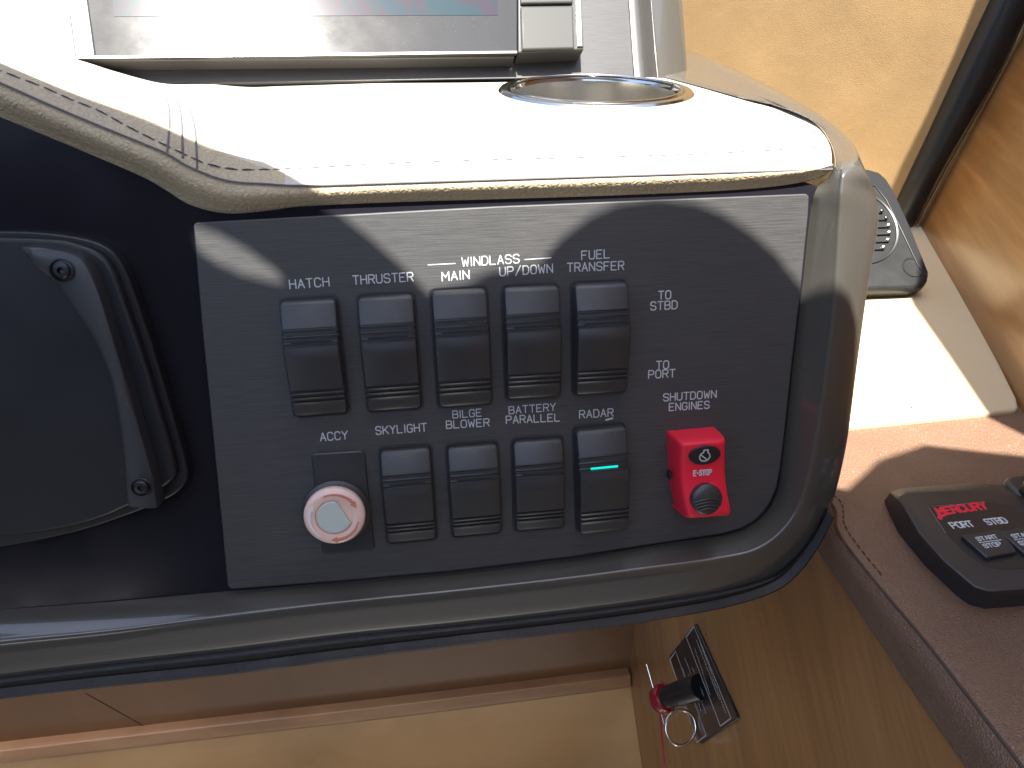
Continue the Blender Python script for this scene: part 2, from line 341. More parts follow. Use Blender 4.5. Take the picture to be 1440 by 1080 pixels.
# moulded rim: inner, dish, crest, turn, outer, hidden back
st = []
def rim(a, c, d, oc=0.009, od=0.002, back=0.05, o2=None):
    A = p(*a, -0.0032); B = p(*lin(a, c, .38), oc * .22); C0 = p(*lin(a, c, .82), oc * .80); C = p(*lin(c, d, .05), oc); E = p(*lin(c, d, .45), (oc * .75 + od * .25)); Dd = p(*d, od)
    K = Dd - PP.z * back
    K2 = Dd - PP.z * 0.006
    st.append([A, B, C0, C, E, Dd, K2, K])
for a, c, d in (((-260, 880), (-260, 940), (-260, 985)), ((-120, 868), (-120, 920), (-120, 970)), ((0, 857), (0, 903), (0, 953)), ((150, 846), (150, 888), (150, 935)), ((320, 831), (320, 866), (320, 916)), ((480, 818), (480, 847), (480, 896)),
                ((640, 804), (640, 831), (640, 880)), ((800, 786), (800, 813), (800, 862)), ((920, 766), (920, 798), (922, 846)), ((1000, 755), (1008, 786), (1018, 830))):
    rim(a, c, d, 0.008, 0.004)
for a, c, d in (((1045, 744), (1065, 772), (1088, 810)), ((1078, 719), (1105, 741), (1136, 768)), ((1094, 686), (1128, 700), (1166, 715)), ((1103, 620), (1147, 620), (1188, 630)), ((1115, 510), (1164, 510), (1203, 520)),
                ((1128, 400), (1176, 400), (1218, 410)), ((1139, 300), (1181, 310), (1233, 318)), ((1150, 262), (1184, 262), (1230, 275))):
    rim(a, c, d, 0.009, 0.001)
s_ = SH.at
def rail(a, c, d, za, zc, zd):
    A = s_(*a, za - 0.004); C = s_(*c, zc); Dd = s_(*d, zd); A2 = s_(*a, za + 0.0005)
    B = A2.lerp(C, .4); B.z += 0.0005; E = C.lerp(Dd, .55) + V((0, 0, .0012)); out = V((0.3, 0.2, 0))
    st.append([A, A2.lerp(C, .1), B.lerp(C, .6), C, E, Dd, Dd - WZ * 0.006 + V((.001, .001, 0)), Dd - WZ * 0.05])
rail((1172, 228), (1186, 232), (1214, 235), -.001, .001, .000)
rail((1164, 196), (1180, 206), (1198, 201), 0, .001, .000)
rail((1140, 170), (1152, 174), (1160, 168), 0, .002, .002)
rail((1090, 150), (1104, 149), (1118, 141), 0, .003, .003)
rail((1045, 140), (1060, 131), (1074, 117), 0, .003, .004)
rail((985, 124), (1000, 106), (1018, 91), 0, .003, .005)
rail((930, 110), (950, 88), (966, 70), 0, .003, .005)
rimo, _ = loft('rim', st, M['gel'], console, 8, 5)
# upright of the rim beside the display plate
up_ = []
for ya, yd, k in ((135, 118, -.25), (112, 96, 0), (80, 62, .3), (40, 30, .6), (0, 0, .9), (-60, -60, 1.4), (-130, -130, 2)):
    a = (893 - 9.5 * k, ya); c = (928 - 11 * k, ya - 4); d = (966 - 8 * k, yd)
    A = DP.at(*a, -.001); C = DP.at(*c, .012); Dd = DP.at(*d, .004)
    up_.append([A, DP.at(*lin(a, c, .4), .002), DP.at(*lin(a, c, .85), .0112), C, DP.at(*lin(c, d, .5), .010), Dd, Dd - DP.z * .01, Dd - DP.z * .05])
loft('rim_upright', up_, M['gel'], console, 5, 5)
# black leather piping under the rim
pst = []
for d, e in (((-260, 985), (-260, 1006)), ((-120, 970), (-120, 989)), ((0, 953), (0, 972)), ((150, 935), (150, 955)), ((320, 916), (320, 938)), ((480, 896), (480, 918)), ((640, 880), (640, 898)), ((800, 862), (800, 879)), ((922, 846), (922, 862)), ((1018, 830), (1018, 844)), ((1088, 810), (1084, 822)), ((1122, 783), (1118, 794)), ((1146, 752), (1144, 757)), ((1164, 718), (1163, 720))):
    A = p(*d, .0035) ; B = p(*lin(d, e, .35), .0062); C = p(*lin(d, e, .8), .005); E_ = p(*e, .0); K = E_ - PP.z * .08
    pst.append([A + PP.y * .002 - PP.z * .002, A + PP.y * .001 , B, C, E_, K])
pip, _ = loft('leather_piping', pst, M['bleather'], console, 6, 4)

# padded cream shelf
rows = []
def zfl(x, y): return s_(x, y)
top = [  # ridge, seam, bottom, back
    ((-260, -15), (-260, 8), (-260, 62), DP.at(-200, 50, .002)), ((-120, 38), (-120, 64), (-120, 115), DP.at(-80, 64, .002)), ((0, 88), (0, 116), (0, 166), DP.at(0, 70, .002)), ((100, 130), (100, 160), (100, 207), DP.at(60, 75, .002)), ((200, 166), (200, 201), (200, 250), DP.at(106, 81, .002)),
    ((235, 181), (235, 216), (235, 270), DP.at(160, 99, .002)), ((270, 197), (270, 236), (270, 291), DP.at(226, 117, .002)), ((320, 217), (320, 254), (320, 302), DP.at(285, 118.5, .002)), ((375, 236), (375, 258.5), (375, 298), s_(345, 118.5)), ((430, 246), (430, 259), (430, 291), s_(400, 118)),
    ((560, 240), (560, 254.5), (560, 285), s_(560, 117)), ((700, 234), (700, 248.5), (700, 281), s_(690, 116)), ((860, 229), (860, 242), (860, 276), s_(830, 112)), ((1000, 222), (1000, 237), (1000, 270), s_(938, 109.5)), ((1070, 216), (1070, 233.5), (1070, 265), s_(1000, 127)), ((1120, 210), (1120, 231), (1120, 258), s_(1080, 146.5)),
    ((1152, 207), (1152, 229), (1152, 249), s_(1130, 163)), ((1168, 208), (1172, 227), (1172, 235), s_(1160, 188))]
for R, S, L, B in top:
    if R[0] < 400:
        Rp = p(*R, -.007)
    else: Rp = s_(*R)
    Sp = p(*S, .0008)
    if R[0] > 400: Sp.z = ZS - .0012
    else: Sp = p(*S, .0008)
    mid = p(*lin(S, L, .42), .0022 if R[0] < 400 else .0012); und = p(*lin(S, L, .8), -.0015); bot = p(*L, -.006); hid = bot - PP.z * .02 + V((0, 0, .004))
    rows.append([B, B.lerp(Rp, .33), B.lerp(Rp, .66), Rp, Rp.lerp(Sp, .5) + V((0, -.0001, .0006)), Sp, mid, und, bot, hid])
# straight interpolation on the flat top, curved at the lip
k_ac = 4
cols = []
for r in rows:
    a = [tuple(r[0].lerp(r[3], i / 12)) for i in range(12)]
    b = catmull([tuple(q) for q in r[3:6]], 4)[:-1]
    c = catmull([tuple(q) for q in r[5:]], 5)
    cols.append(a + b + c)
lines = [catmull([c[i] for c in cols], 7) for i in range(len(cols[0]))]
n = len(lines[0]); k = len(cols[0])
pad = obj('padded_shelf', [lines[j][i] for i in range(n) for j in range(k)], grid_faces(n, k), None, console, Matrix.Identity(4), smooth=70)
pad.data.materials.append(M['cream']); pad.data.materials.append(M['creamf'])
SEAM = 20                                     # index of the seam in a column
for poly in pad.data.polygons:
    js = [vi % k for vi in poly.vertices]
seam_line = [V(q) + PP.z * .0006 for q in lines[SEAM]]
tube('seam', seam_line, .00035, M['thread'], pad, Matrix.Identity(4), 5)
def stitches(path, step, ln, r, mt, parent, name='stitching', lift=V((0, 0, .0003))):
    """short threads along a path, joined: a row of stitches nobody would pick apart"""
    P = [V(q) for q in path]; d = 0; v, f = [], []; L = [0]
    for a, b in zip(P[:-1], P[1:]): L.append(L[-1] + (b - a).length)
    def at(s):
        for i in range(len(P) - 1):
            if L[i + 1] >= s: return P[i].lerp(P[i + 1], (s - L[i]) / max(1e-9, L[i + 1] - L[i]))
        return P[-1]
    s = 0
    while s + ln < L[-1]:
        a, b = at(s), at(s + ln); dr = (b - a).normalized(); sd = dr.cross(lift.normalized()).normalized() * r; o = len(v); h = lift
        for q, hh in ((a - dr * r, .0), (a.lerp(b, .3), 1), (a.lerp(b, .7), 1), (b + dr * r, .0)):
            v += [q - sd, q + h * hh * 1.6, q + sd]
        for i in range(3):
            f += [(o + i * 3, o + i * 3 + 1, o + i * 3 + 4, o + i * 3 + 3), (o + i * 3 + 1, o + i * 3 + 2, o + i * 3 + 5, o + i * 3 + 4)]
        s += step
    ob = obj(name, v, f, mt, parent, Matrix.Identity(4), smooth=0); ob['kind'] = 'stuff'; return ob
from mathutils.bvhtree import BVHTree
_b = bmesh.new(); _b.from_mesh(pad.data); pad_tree = BVHTree.FromBMesh(_b); _b.free()
def on_pad(x, y, lift=.0002):
    r = ray(x, y); h = pad_tree.ray_cast(CAM, r)
    q = h[0] if h[0] is not None else s_(x, y)
    return q - r * lift
sp = catmull([(-120, 48), (0, 99), (60, 122), (100, 140), (140, 156), (180, 178), (230, 203), (260, 217), (290, 230), (330, 238), (375, 238.5), (430, 236.5), (600, 228), (780, 223), (960, 218), (1080, 212), (1156, 207)], 10)
stitches([on_pad(*q) for q in sp], .0056, .0036, .00032, M['thread'], pad, lift=V((0, -.0002, .0003)))
side = catmull([(1157, 206), (1148, 188), (1128, 172), (1085, 155), (1030, 142), (985, 131)], 8)
stitches([on_pad(*q) for q in side], .0056, .0034, .00032, M['thread'], pad)
for path in ([(225, 122), (233, 135), (238, 155), (238, 180), (235, 216)], [(249, 140), (254, 158), (256, 185), (257, 222)], [(257, 140), (266, 153), (273, 175), (276, 205), (277, 237)]):
    tube('cross_seam', [on_pad(*q) for q in catmull(path, 6)], .00038, M['thread'], pad, Matrix.Identity(4), 5)
# cup holder recess cut from the pad
cc = s_(837, 133); cr = (s_(973, 133) - s_(701, 133)).length / 2
me = bpy.data.meshes.new('cut'); b = bmesh.new(); bmesh.ops.create_cone(b, cap_ends=True, segments=64, radius1=cr * .86, radius2=cr * .86, depth=.05); b.to_mesh(me); b.free()
cut = bpy.data.objects.new('cut', me); sc.collection.objects.link(cut); cut.location = cc
mo = pad.modifiers.new('b', 'BOOLEAN'); mo.object = cut; mo.operation = 'DIFFERENCE'; mo.solver = 'FAST'
bpy.context.view_layer.update(); dg = bpy.context.evaluated_depsgraph_get()
nm = bpy.data.meshes.new_from_object(pad.evaluated_get(dg)); pad.modifiers.clear()
if len(nm.polygons) > 500: pad.data = nm
bpy.data.objects.remove(cut)
# front roll of the pad gets the coarser rolled leather
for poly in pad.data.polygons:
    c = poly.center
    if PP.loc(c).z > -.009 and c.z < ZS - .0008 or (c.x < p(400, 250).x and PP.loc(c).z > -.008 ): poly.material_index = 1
# cream cowl left of the display
prism('cowl', [DP.uv(x, y, 0)[:2] for x, y in ((-420, 60), (-100, 75), (60, 84), (107, 84), (96, 0), (84, -140), (-420, -140))], -.02, .0012, M['cream'], console, DP.mat())
# brushed plate behind the display
prism('display_plate', [DP.uv(x, y, 0)[:2] for x, y in ((100, 122), (230, 118.5), (560, 113.5), (892, 108), (884, 0), (872, -140), (70, -140))], -.004, 0, M['plate2'], console, DP.mat(), bevel=.0006)
prism('plate_gap', [DP.uv(x, y, 0)[:2] for x, y in ((90, 150), (560, 122), (905, 116), (896, -10), (880, -160), (60, -160))], -.012, -.0045, M['plasticd'], console, DP.mat())

# ------------------------------------------------------------------ chart display
OF = .013
def dpt(pts, off=OF): return [DP.uv(x, y, off)[:2] for x, y in pts]
disp = empty('chart_display', DP.mat(DP.at(450, 75, OF)), 'flush chart display with dusty glass above the padded shelf', 'display')
DM = DP.mat()
prism('housing', dpt(((109, 82), (725, 78), (725, -130), (80, -130))), .0, OF - .0022, M['bezel'], disp, DM, bevel=.001, taper=-.0)
prism('bezel', dpt(((109, 80), (133, 79.5), (122, 0), (104, -130), (78, -130), (95, 0))), OF - .0022, OF, mat('bezel_silver', (.34, .34, .35), .3, .6), disp, DM, bevel=.0005)
prism('glass', dpt(((134, 78.5), (727, 71), (727, -130), (106, -130), (123, 0))), OF - .002, OF - .0003, M['glass'], disp, DM, bevel=.0003)
prism('bottom_strip', dpt(((109, 82.5), (727, 75), (727, 71.5), (134, 79), (109, 80.4))), OF - .0022, OF + .0002, mat('strip_chrome', (.15, .15, .145), .3, .8), disp, DM)
prism('screen', dpt(((161, 23), (700, 21), (697, -130), (142, -130))), OF - .0004, OF - .0001, M['screen'], disp, DM)
prism('keypad', dpt(((728.5, 74), (821, 70), (818, 0), (813, -130), (728.5, -130))), 0, OF, M['bezel'], disp, DM, bevel=.0009)
for q in (((734, 70), (808, 68.5), (806, 8), (732, 9)), ((732, 5), (806, 4), (804, -58), (731, -57))):
    kk = prism('button', dpt(q, OF + .002), OF - .0002, OF + .0022, M['key'], disp, DM, bevel=.0012)
prism('side_rail', dpt(((811, 67), (819, 66.5), (816, -20), (808, -20))), OF, OF + .0012, mat('rail', (.3, .3, .3), .25, .8), disp, DM, bevel=.0004)

# ------------------------------------------------------------------ cup holder
cup = empty('cup_holder', Matrix.Translation(cc), 'polished round steel cup holder set in the cream shelf below the display', 'cup holder')
CM = Matrix.Translation(cc)
lathe('flange', [(cr, 0.0002), (cr, .0022), (cr - .0012, .0034), (cr - .004, .0038), (cr * .88, .0034), (cr * .85, .0026), (cr * .835, .0008), (cr * .83, -.002)], M['steel'], cup, CM, 96)
lathe('cup_wall', [(cr * .832, .0008), (cr * .825, -.003), (cr * .80, -.05), (cr * .78, -.075), (cr * .70, -.078), (0.0005, -.079)], M['steeli'], cup, CM, 96)
tube('flange_bead', [(cr * .865 * math.cos(a), cr * .865 * math.sin(a), .0036) for a in [i * math.pi / 48 for i in range(96)]], .0008, M['steel'], cup, CM, 6, closed=True)

# ------------------------------------------------------------------ switch panel
panel = empty('switch_panel', PP.mat(PP.at(720, 790)), 'black brushed switch panel engraved with white switch names', 'switch panel')
po = [(272, 316), (276, 313), (700, 290), (1134, 272.5), (1138, 276), (1137, 300), (1127, 400), (1114, 510), (1102, 620), (1097, 660), (1092, 686), (1084, 705), (1074, 720), (1060, 733), (1042, 743), (1015, 751), (920, 765), (800, 783.5), (640, 802.5), (480, 817), (326, 829), (320, 825), (312, 740), (297, 590), (283, 450)]
prism('plate', [PP.uv(x, y)[:2] for x, y in po], -.003, 0, M['panel'], panel, PP.mat(), bevel=.0005, seg=2)
def label(text, x0, y0, x1, y1, h=.0031, r=.064): write(text, PP.uv(x0, y0)[:2], PP.uv(x1, y1)[:2], h, panel, PP.mat(), 0, .00012, r)
H1 = .0031
label('HATCH', 408, 406, 463, 402); label('THRUSTER', 497, 400, 581, 395)
label('WINDLASS', 650, 374.5, 730, 369.5, .0031); label('MAIN', 622, 395, 660, 392); label('UP/DOWN', 703, 388, 777, 383)
label('FUEL', 818, 365, 857, 362.5, .0031); label('TRANSFER', 798, 382, 877, 379)
label('TO', 926, 421, 943, 420); label('STBD', 915, 436, 952, 434); label('TO', 923, 519, 940, 518); label('PORT', 912, 532, 949, 530)
label('SHUTDOWN', 933, 564, 1007, 559, .0030); label('ENGINES', 941, 577.5, 997, 574, .0030)
label('ACCY', 451, 620, 489, 617); label('SKYLIGHT', 529, 611, 600, 606)
label('BILGE', 637, 588, 677, 585, .0029); label('BLOWER', 628, 602.5, 688, 599, .0030); label('BATTERY', 716, 582, 781, 577, .0029); label('PARALLEL', 712, 595.5, 787, 592, .0030); label('RADAR', 815, 588, 862, 585)
for a, b_ in (((602, 372.5), (640, 370.5)), ((738, 365), (775, 362.5))):
    v, f = strokes_mesh([[PP.uv(*a)[:2], PP.uv(*b_)[:2]]], .00016, 0, .00012); obj('rule_line', v, f, M['ink'], panel, PP.mat(), smooth=0)
v, f = strokes_mesh([[PP.uv(852, 590.5)[:2], PP.uv(861, 588)[:2]]], .0003, 0, .0003); obj('paint_fleck', v, f, M['ink'], panel, PP.mat(), smooth=0)

# ------------------------------------------------------------------ rocker switches
def rocker(name, label_, xt, yt, xb, yb, wpx, hs, lit=False, grp='rocker switches in two rows on the panel'):
    """top-centre and bottom-centre pixels of the rocker face, width; hs = heights (mm) at the top, the ridge and the bottom"""
    h0, hm, h1 = mm(hs[0]), mm(hs[1]), mm(hs[2] + 1.3)
    T = PP.uv(xt, yt, h0 + .0005); Bq = PP.uv(xb, yb, h1 + .0005); C = (T + Bq) / 2
    L = (T - Bq).length; wdt = (PP.uv(xt + wpx / 2, yt + 20, h0) - PP.uv(xt - wpx / 2, yt + 20, h0)).length
    ang = math.atan2(-(T - Bq).x, (T - Bq).y)
    o3 = PP.o + PP.x * C.x + PP.y * C.y
    Mx = PP.mat(o3) @ Matrix.Rotation(ang * .6, 4, 'Z')
    e = empty(name, Mx, label_, 'switch', grp)
    # bezel
    bz = rrect(wdt + .0020, L + .0022, .0026); bi = rrect(wdt + .0006, L + .0008, .0020); nb = len(bz)
    v = [(x, y, z) for z, ring in ((0, bz), (.0005, [(x * .985, y * .992) for x, y in bz]), (.0005, bi), (-.001, bi)) for x, y in ring]
    f = [(q * nb + i, q * nb + (i + 1) % nb, (q + 1) * nb + (i + 1) % nb, (q + 1) * nb + i) for q in range(3) for i in range(nb)]
    obj('bezel', v, f, M['plastic'], e, Mx, smooth=30)
    # profile along the length
    curve_cache = []
    def hgt(t):
        pts = [(0, h0), (.18, h0 + (hm - h0) * .50), (.42, hm), (.6, hm - (hm - h1) * .22), (.82, h1 + (hm - h1) * .42), (1, h1)]
        cm = curve_cache or curve_cache.extend(catmull(pts, 12)) or curve_cache
        for (a, ha), (b_, hb) in zip(cm[:-1], cm[1:]):
            if t <= b_: return ha + (hb - ha) * (t - a) / max(1e-9, b_ - a)
        return h1
    prof = [(0.0, -1), (0.0, -.0016), (.008, -.0007), (.02, -.0002), (.035, 0)]
    tt = .05
    while tt < .215: prof.append((tt, 0)); tt += .03
    def notch(a, b_, nn):
        out = []; wn = (b_ - a) / nn
        for i in range(nn):
            s = a + i * wn; out += [(s, 0), (s + wn * .04, -.0011), (s + wn * .40, -.0010), (s + wn * .56, .00025), (s + wn * .66, .0001)]
        return out
    prof += notch(.222, .375, 3) + [(t, 0) for t in (.38, .42, .47, .52, .57, .62, .67, .72)] + notch(.745, .875, 3) + [(t, 0) for t in (.885, .91, .94, .965)] + [(.98, -.0002), (.992, -.0008), (1.0, -.0018), (1.0, -1)]
    cr_ = .0022; v = []
    xs = (-1, -1, -.0, .0, 1, 1)
    for t, dz in prof:
        d = min(t, 1 - t) * L; sh = cr_ - math.sqrt(max(0, cr_ ** 2 - (cr_ - d) ** 2)) if d < cr_ else 0
        hw = wdt / 2 - sh * .8; base = -.001; y = L / 2 - t * L
        z = base if dz == -1 else hgt(t) + dz
        zb = base
        v += [(-hw - .0006, y, zb), (-hw - .0001, y, max(zb, z - .0013)), (-hw + .0003, y, max(zb, z - .00035)), (-hw + .0011, y, z), (hw - .0011, y, z), (hw - .0003, y, max(zb, z - .00035)), (hw + .0001, y, max(zb, z - .0013)), (hw + .0006, y, zb)]
    f = grid_faces(len(prof), 8)
    ro = obj('rocker', v, f, M['plastic'], e, Mx, smooth=32)
    # indicator lens lying in the third slot
    t0 = .222 + .051 * 2 + .003; z = hgt(t0 + .012) - .0007
    wl = wdt * (.27 if lit else .36)
    v = [(-wl, L / 2 - t0 * L, z - .0008), (wl, L / 2 - t0 * L, z - .0008), (wl, L / 2 - (t0 + .022) * L, z - .0008), (-wl, L / 2 - (t0 + .022) * L, z - .0008)]
    v += [(a, b_, z + .0001) for a, b_, _ in v]
    obj('lens', v, [(4, 5, 6, 7), (0, 1, 5, 4), (1, 2, 6, 5), (2, 3, 7, 6), (3, 0, 4, 7)], M['lenson'] if lit else M['lens'], e, Mx, smooth=0)
    return e
R1 = (5.2, 8.2, 2.6)
rocker('rocker_switch', 'black rocker switch below the word HATCH, leftmost of the upper row', 431, 422, 452, 586, 79, (4.2, 8.6, 2.0))
rocker('rocker_switch', 'black rocker switch below the word THRUSTER', 541, 416, 556, 579, 78, (4.2, 8.6, 2.4))
rocker('rocker_switch', 'black rocker switch below the word MAIN', 645, 408, 656, 573, 77, (4.0, 8.4, 2.6))
rocker('rocker_switch', 'black rocker switch below the words UP/DOWN', 748, 403, 752, 562, 77, (4.0, 8.6, 3.0))
rocker('rocker_switch', 'black arched rocker switch below the words FUEL TRANSFER', 846, 398, 847, 556, 74, (4.2, 10.0, 4.0))
rocker('rocker_switch', 'black rocker switch below the word SKYLIGHT, beside the pink knob', 569, 632, 580, 764, 70, (2.4, 6.6, .9))
rocker('rocker_switch', 'black rocker switch below the words BILGE BLOWER', 664, 627, 672, 755, 70, (2.4, 6.6, 1.0))
rocker('rocker_switch', 'black rocker switch below the words BATTERY PARALLEL', 757, 619, 760, 747, 69, (2.4, 6.8, 1.2))
rocker('rocker_switch', 'black rocker switch with a lit cyan lens below the word RADAR', 845, 603, 852, 751, 70, (4.2, 9.0, 4.2), True)

# ------------------------------------------------------------------ pink pull knob on its blank plate
o3 = PP.at(480, 705); kn = empty('pull_knob', PP.mat(o3), 'round pink knob with grey centre on a black blanking plate under ACCY', 'knob')
q = [PP.uv(x, y)[:2] for x, y in ((438, 640), (442, 636), (508, 632), (513, 636), (527, 768), (523, 772), (458, 778), (453, 774))]
prism('blanking_plate', q, 0, .0014, M['plastic'], kn, PP.mat(), bevel=.0006)
kc = PP.at(474, 716, .0); KM = PP.mat(kc)
lathe('collar', [(.0004, .0012), (.0130, .0013), (.0130, .0030), (.0118, .0038), (.0085, .0040), (.0080, .009), (.0004, .009)], M['plastic'], kn, KM, 48)
kf = PP.at(470, 727.5, .0165); KF = PP.mat(kf); KR = .0112
lathe('knob_head', [(.0065, -.009), (.0085, -.0075), (KR - .0008, -.0045), (KR, -.003), (KR, -.0012), (KR - .0006, -.0003), (KR - .002, .0003), (KR * .70, .0001), (KR * .63, .0000), (KR * .60, -.0009), (.0001, -.0009)], M['pink'], kn, KF, 64)
cap = [(KR * .56 * math.cos(a), KR * .56 * math.sin(a)) for a in [math.radians(78 + i * 6.8) for i in range(39)]]
cap = [(x, y) for x, y in cap if True]
prism('centre_disc', [(x, y) for x, y in cap], -.0009, .0003, M['disc'], kn, KF, bevel=.0003)
def arc_arrow(a0, a1, r, wd, mt, z=.0002):
    n = 14; v = []
    for i in range(n):
        a = math.radians(a0 + (a1 - a0) * .82 * i / (n - 1)); hw = wd / 2 * (.35 + .65 * i / (n - 1))
        v += [((r - hw) * math.cos(a), (r - hw) * math.sin(a), z), ((r + hw) * math.cos(a), (r + hw) * math.sin(a), z)]
    a = math.radians(a0 + (a1 - a0) * .82); e_ = math.radians(a1)
    k0 = len(v); v += [((r - wd) * math.cos(a), (r - wd) * math.sin(a), z), ((r + wd) * math.cos(a), (r + wd) * math.sin(a), z), (r * math.cos(e_), r * math.sin(e_), z)]
    f = [(2 * i, 2 * i + 1, 2 * i + 3, 2 * i + 2) for i in range(n - 1)] + [(k0, k0 + 1, k0 + 2)]
    obj('arrow_mark', v, f, mt, kn, KF, smooth=0)
arc_arrow(112, 20, KR * .80, .0013, M['pinkd'], .0005); arc_arrow(232, 140, KR * .80, .0013, M['pinkw'], .0005); arc_arrow(345, 258, KR * .80, .0013, M['pinkd'], .0005)

# ------------------------------------------------------------------ red engine stop switch
es = empty('engine_stop_switch', PP.mat(PP.at(975, 668)), 'red raised E-STOP rocker with round black button in the panel corner', 'stop switch')
def estop():
    st_ = [  # (y on the face in px, left px, right px, height mm), top to bottom
        (604, 943, 998, .5), (607, 945, 1003, 3), (609.5, 948, 1008, 6), (613, 952, 1014, 9), (616.5, 955, 1019, 12), (620.5, 957, 1022.5, 14.2), (624, 957.5, 1023.5, 15.3), (628, 957.5, 1023.5, 15.4), (645, 957, 1023, 14.0), (665, 957, 1023, 13.2), (685, 959, 1024.5, 13.4),
        (702, 962, 1027, 14.2), (716, 965, 1030, 15.0), (724, 967, 1031, 15.0), (728.5, 966, 1030, 13.8), (727.5, 963, 1026, 11), (718, 955, 1017, 6), (708, 947, 1008, 0.5)]
    v = []
    for y, xl, xr, h in st_:
        h = mm(h); lu, ru = PP.uv(xl, y + 2, h), PP.uv(xr, y - 3, h)
        yy = (lu.y + ru.y) / 2
        lb = V((lu.x + .0004, yy, 0)); w_ = ru.x - lu.x
        ys = lambda fx: lu.y + (ru.y - lu.y) * fx
        v += [(lu.x - .0006, ys(0), 0.0), (lu.x - .0003, ys(0), h * .55), (lu.x, ys(0), max(0, h - .0026)), (lu.x + .0007, ys(.03), max(0, h - .0009)), (lu.x + .0024, ys(.12), h), (lu.x + w_ * .5, ys(.5) + 0.0004, h + .0002),
              (ru.x - .0024, ys(.88), h), (ru.x - .0007, ys(.97), max(0, h - .0009)), (ru.x, ys(1), max(0, h - .0026)), (ru.x + .0002, ys(1), h * .55), (ru.x + .0004, ys(1), 0)]
    return v, grid_faces(len(st_), 11)
v, f = estop(); red = obj('cover', v, f, M['red'], es, PP.mat(), smooth=55)
sb = red.modifiers.new('s', 'SUBSURF'); sb.levels = 1; sb.render_levels = 2
def tilt_mat(px, py, off, deg): return PP.mat(PP.at(px, py, mm(off))) @ Matrix.Rotation(math.radians(deg), 4, 'X')
E1 = tilt_mat(991, 640, 14.9, 12)
prism('oval_badge', [(x * 1.0, y * .66) for x, y in circle(.0064, 40)], -.002, .0004, mat('badge_black', (.02, .02, .022), .35), es, E1, bevel=.0002)
icon = [[(-.0008, .0024), (.0010, .0024), (.0010, .0012), (.0019, .0003), (.0022, -.0010), (.0016, -.0022), (.0004, -.0029), (-.0010, -.0028), (-.0020, -.0020), (-.0024, -.0006), (-.0020, .0006), (-.0009, .0013), (-.0008, .0024)], [(-.0020, .0003), (.0012, -.0024)]]
icon = [[(x * .92, y * .95 + .0003) for x, y in s] for s in icon]
v, f = strokes_mesh(icon, .00022, .0003, .0006); obj('engine_icon', v, f, M['ink'], es, E1, smooth=0)
E2 = tilt_mat(988, 665, 13.7, 3)
write('E-STOP', (-.0036, -.0010), (.0036, -.0010), .0021, es, E2, -.001, .0001, .10)
E3 = tilt_mat(994, 703, 14.4, -7)
lathe('button_collar', [(.0070, -.0015), (.0070, .0002), (.0066, .0006), (.0060, .0005), (.0057, -.001)], M['red'], es, E3, 48)
E4 = tilt_mat(995, 703, 17.0, -5)
lathe('round_button', [(.0062, -.003), (.0062, -.0004), (.0058, .0001), (.0045, .0005), (.002, .0008), (.0001, .0009)], M['plastic'], es, E4, 48)
for i in range(4):
    y0 = -.0004 - i * .00125; xx = math.sqrt(max(0, .0058 ** 2 - y0 ** 2)) * .92
    pts = [(xx * s, y0 + .0011 * (1 - s * s), .00085 + .0003 - .0006 * s * s) for s in [j / 8 - 1 for j in range(17)]]
    tube('grip_ridge', pts, .00022, M['plastic'], es, E4, 6)
hole = PP.at(940, 667, .006)
obj('slot', *(lambda c, a, b_: ([c + V(q) for q in ((-.0002, -b_, -a), (-.0002, b_, -a), (-.0002, b_, a), (-.0002, -b_, a), (.001, -b_, -a), (.001, b_, -a), (.001, b_, a), (.001, -b_, a))], [(0, 1, 2, 3), (4, 5, 6, 7), (0, 1, 5, 4), (1, 2, 6, 5), (2, 3, 7, 6), (3, 0, 4, 7)]))(PP.loc(hole), .0012, .0015), M['plasticd'], es, PP.mat(), smooth=0)

# ------------------------------------------------------------------ helm housing on the left
hh = empty('helm_housing', PP.mat(PP.at(60, 560)), 'matte black helm housing with a screwed rib, left of the switch panel', 'helm housing')
ho = [(-260, 318), (-60, 325), (40, 326), (110, 334), (150, 348), (172, 372), (188, 410), (215, 490), (240, 575), (262, 655), (262, 676), (250, 692), (225, 706), (170, 728), (100, 750), (0, 770), (-120, 785), (-260, 795)]
hpts = [PP.uv(x, y, .004)[:2] for x, y in catmull(ho, 3)]
prism('base', hpts, -.003, .004, M['rubber'], hh, PP.mat(), bevel=.0007, seg=2)
ins = [(-260, 328), (40, 334), (105, 343), (138, 358), (156, 382), (170, 420), (198, 500), (222, 580), (243, 655), (240, 680), (200, 705), (120, 740), (0, 760), (-260, 770)]
ipts = [PP.uv(x, y, .010)[:2] for x, y in catmull(ins, 3)]
M['housing'] = mat('housing_plastic', (.011, .011, .014), .4); dusty(M['housing'], (.011, .011, .014), (.05, .05, .06), .72, 900, (.36, .48))
prism('cover', ipts, .003, .0075, M['housing'], hh, PP.mat(), bevel=.0012, taper=.01)
def rib(outer, inner, h0, h1, name, mt):
    a, b_ = catmull(outer, 5), catmull(inner, 5); v = []
    for (x0, y0), (x1, y1) in zip(a, b_):
        A, B = PP.uv(x0, y0, h1), PP.uv(x1, y1, h1); n_ = (B - A); 
        v += [(A.x, A.y, h0), (A.x, A.y, h1 - .0015), *[(A.x + n_.x * q, A.y + n_.y * q, h1 + z) for q, z in ((.06, -.0003), (.25, .0004), (.75, .0004), (.94, -.0003))], (B.x, B.y, h1 - .0015), (B.x, B.y, h0)]
    nrow = len(a); f = grid_faces(nrow, 8) + [tuple(range(8)), tuple(range((nrow - 1) * 8, nrow * 8))]
    return obj(name, v, f, mt, hh, PP.mat(), smooth=40)
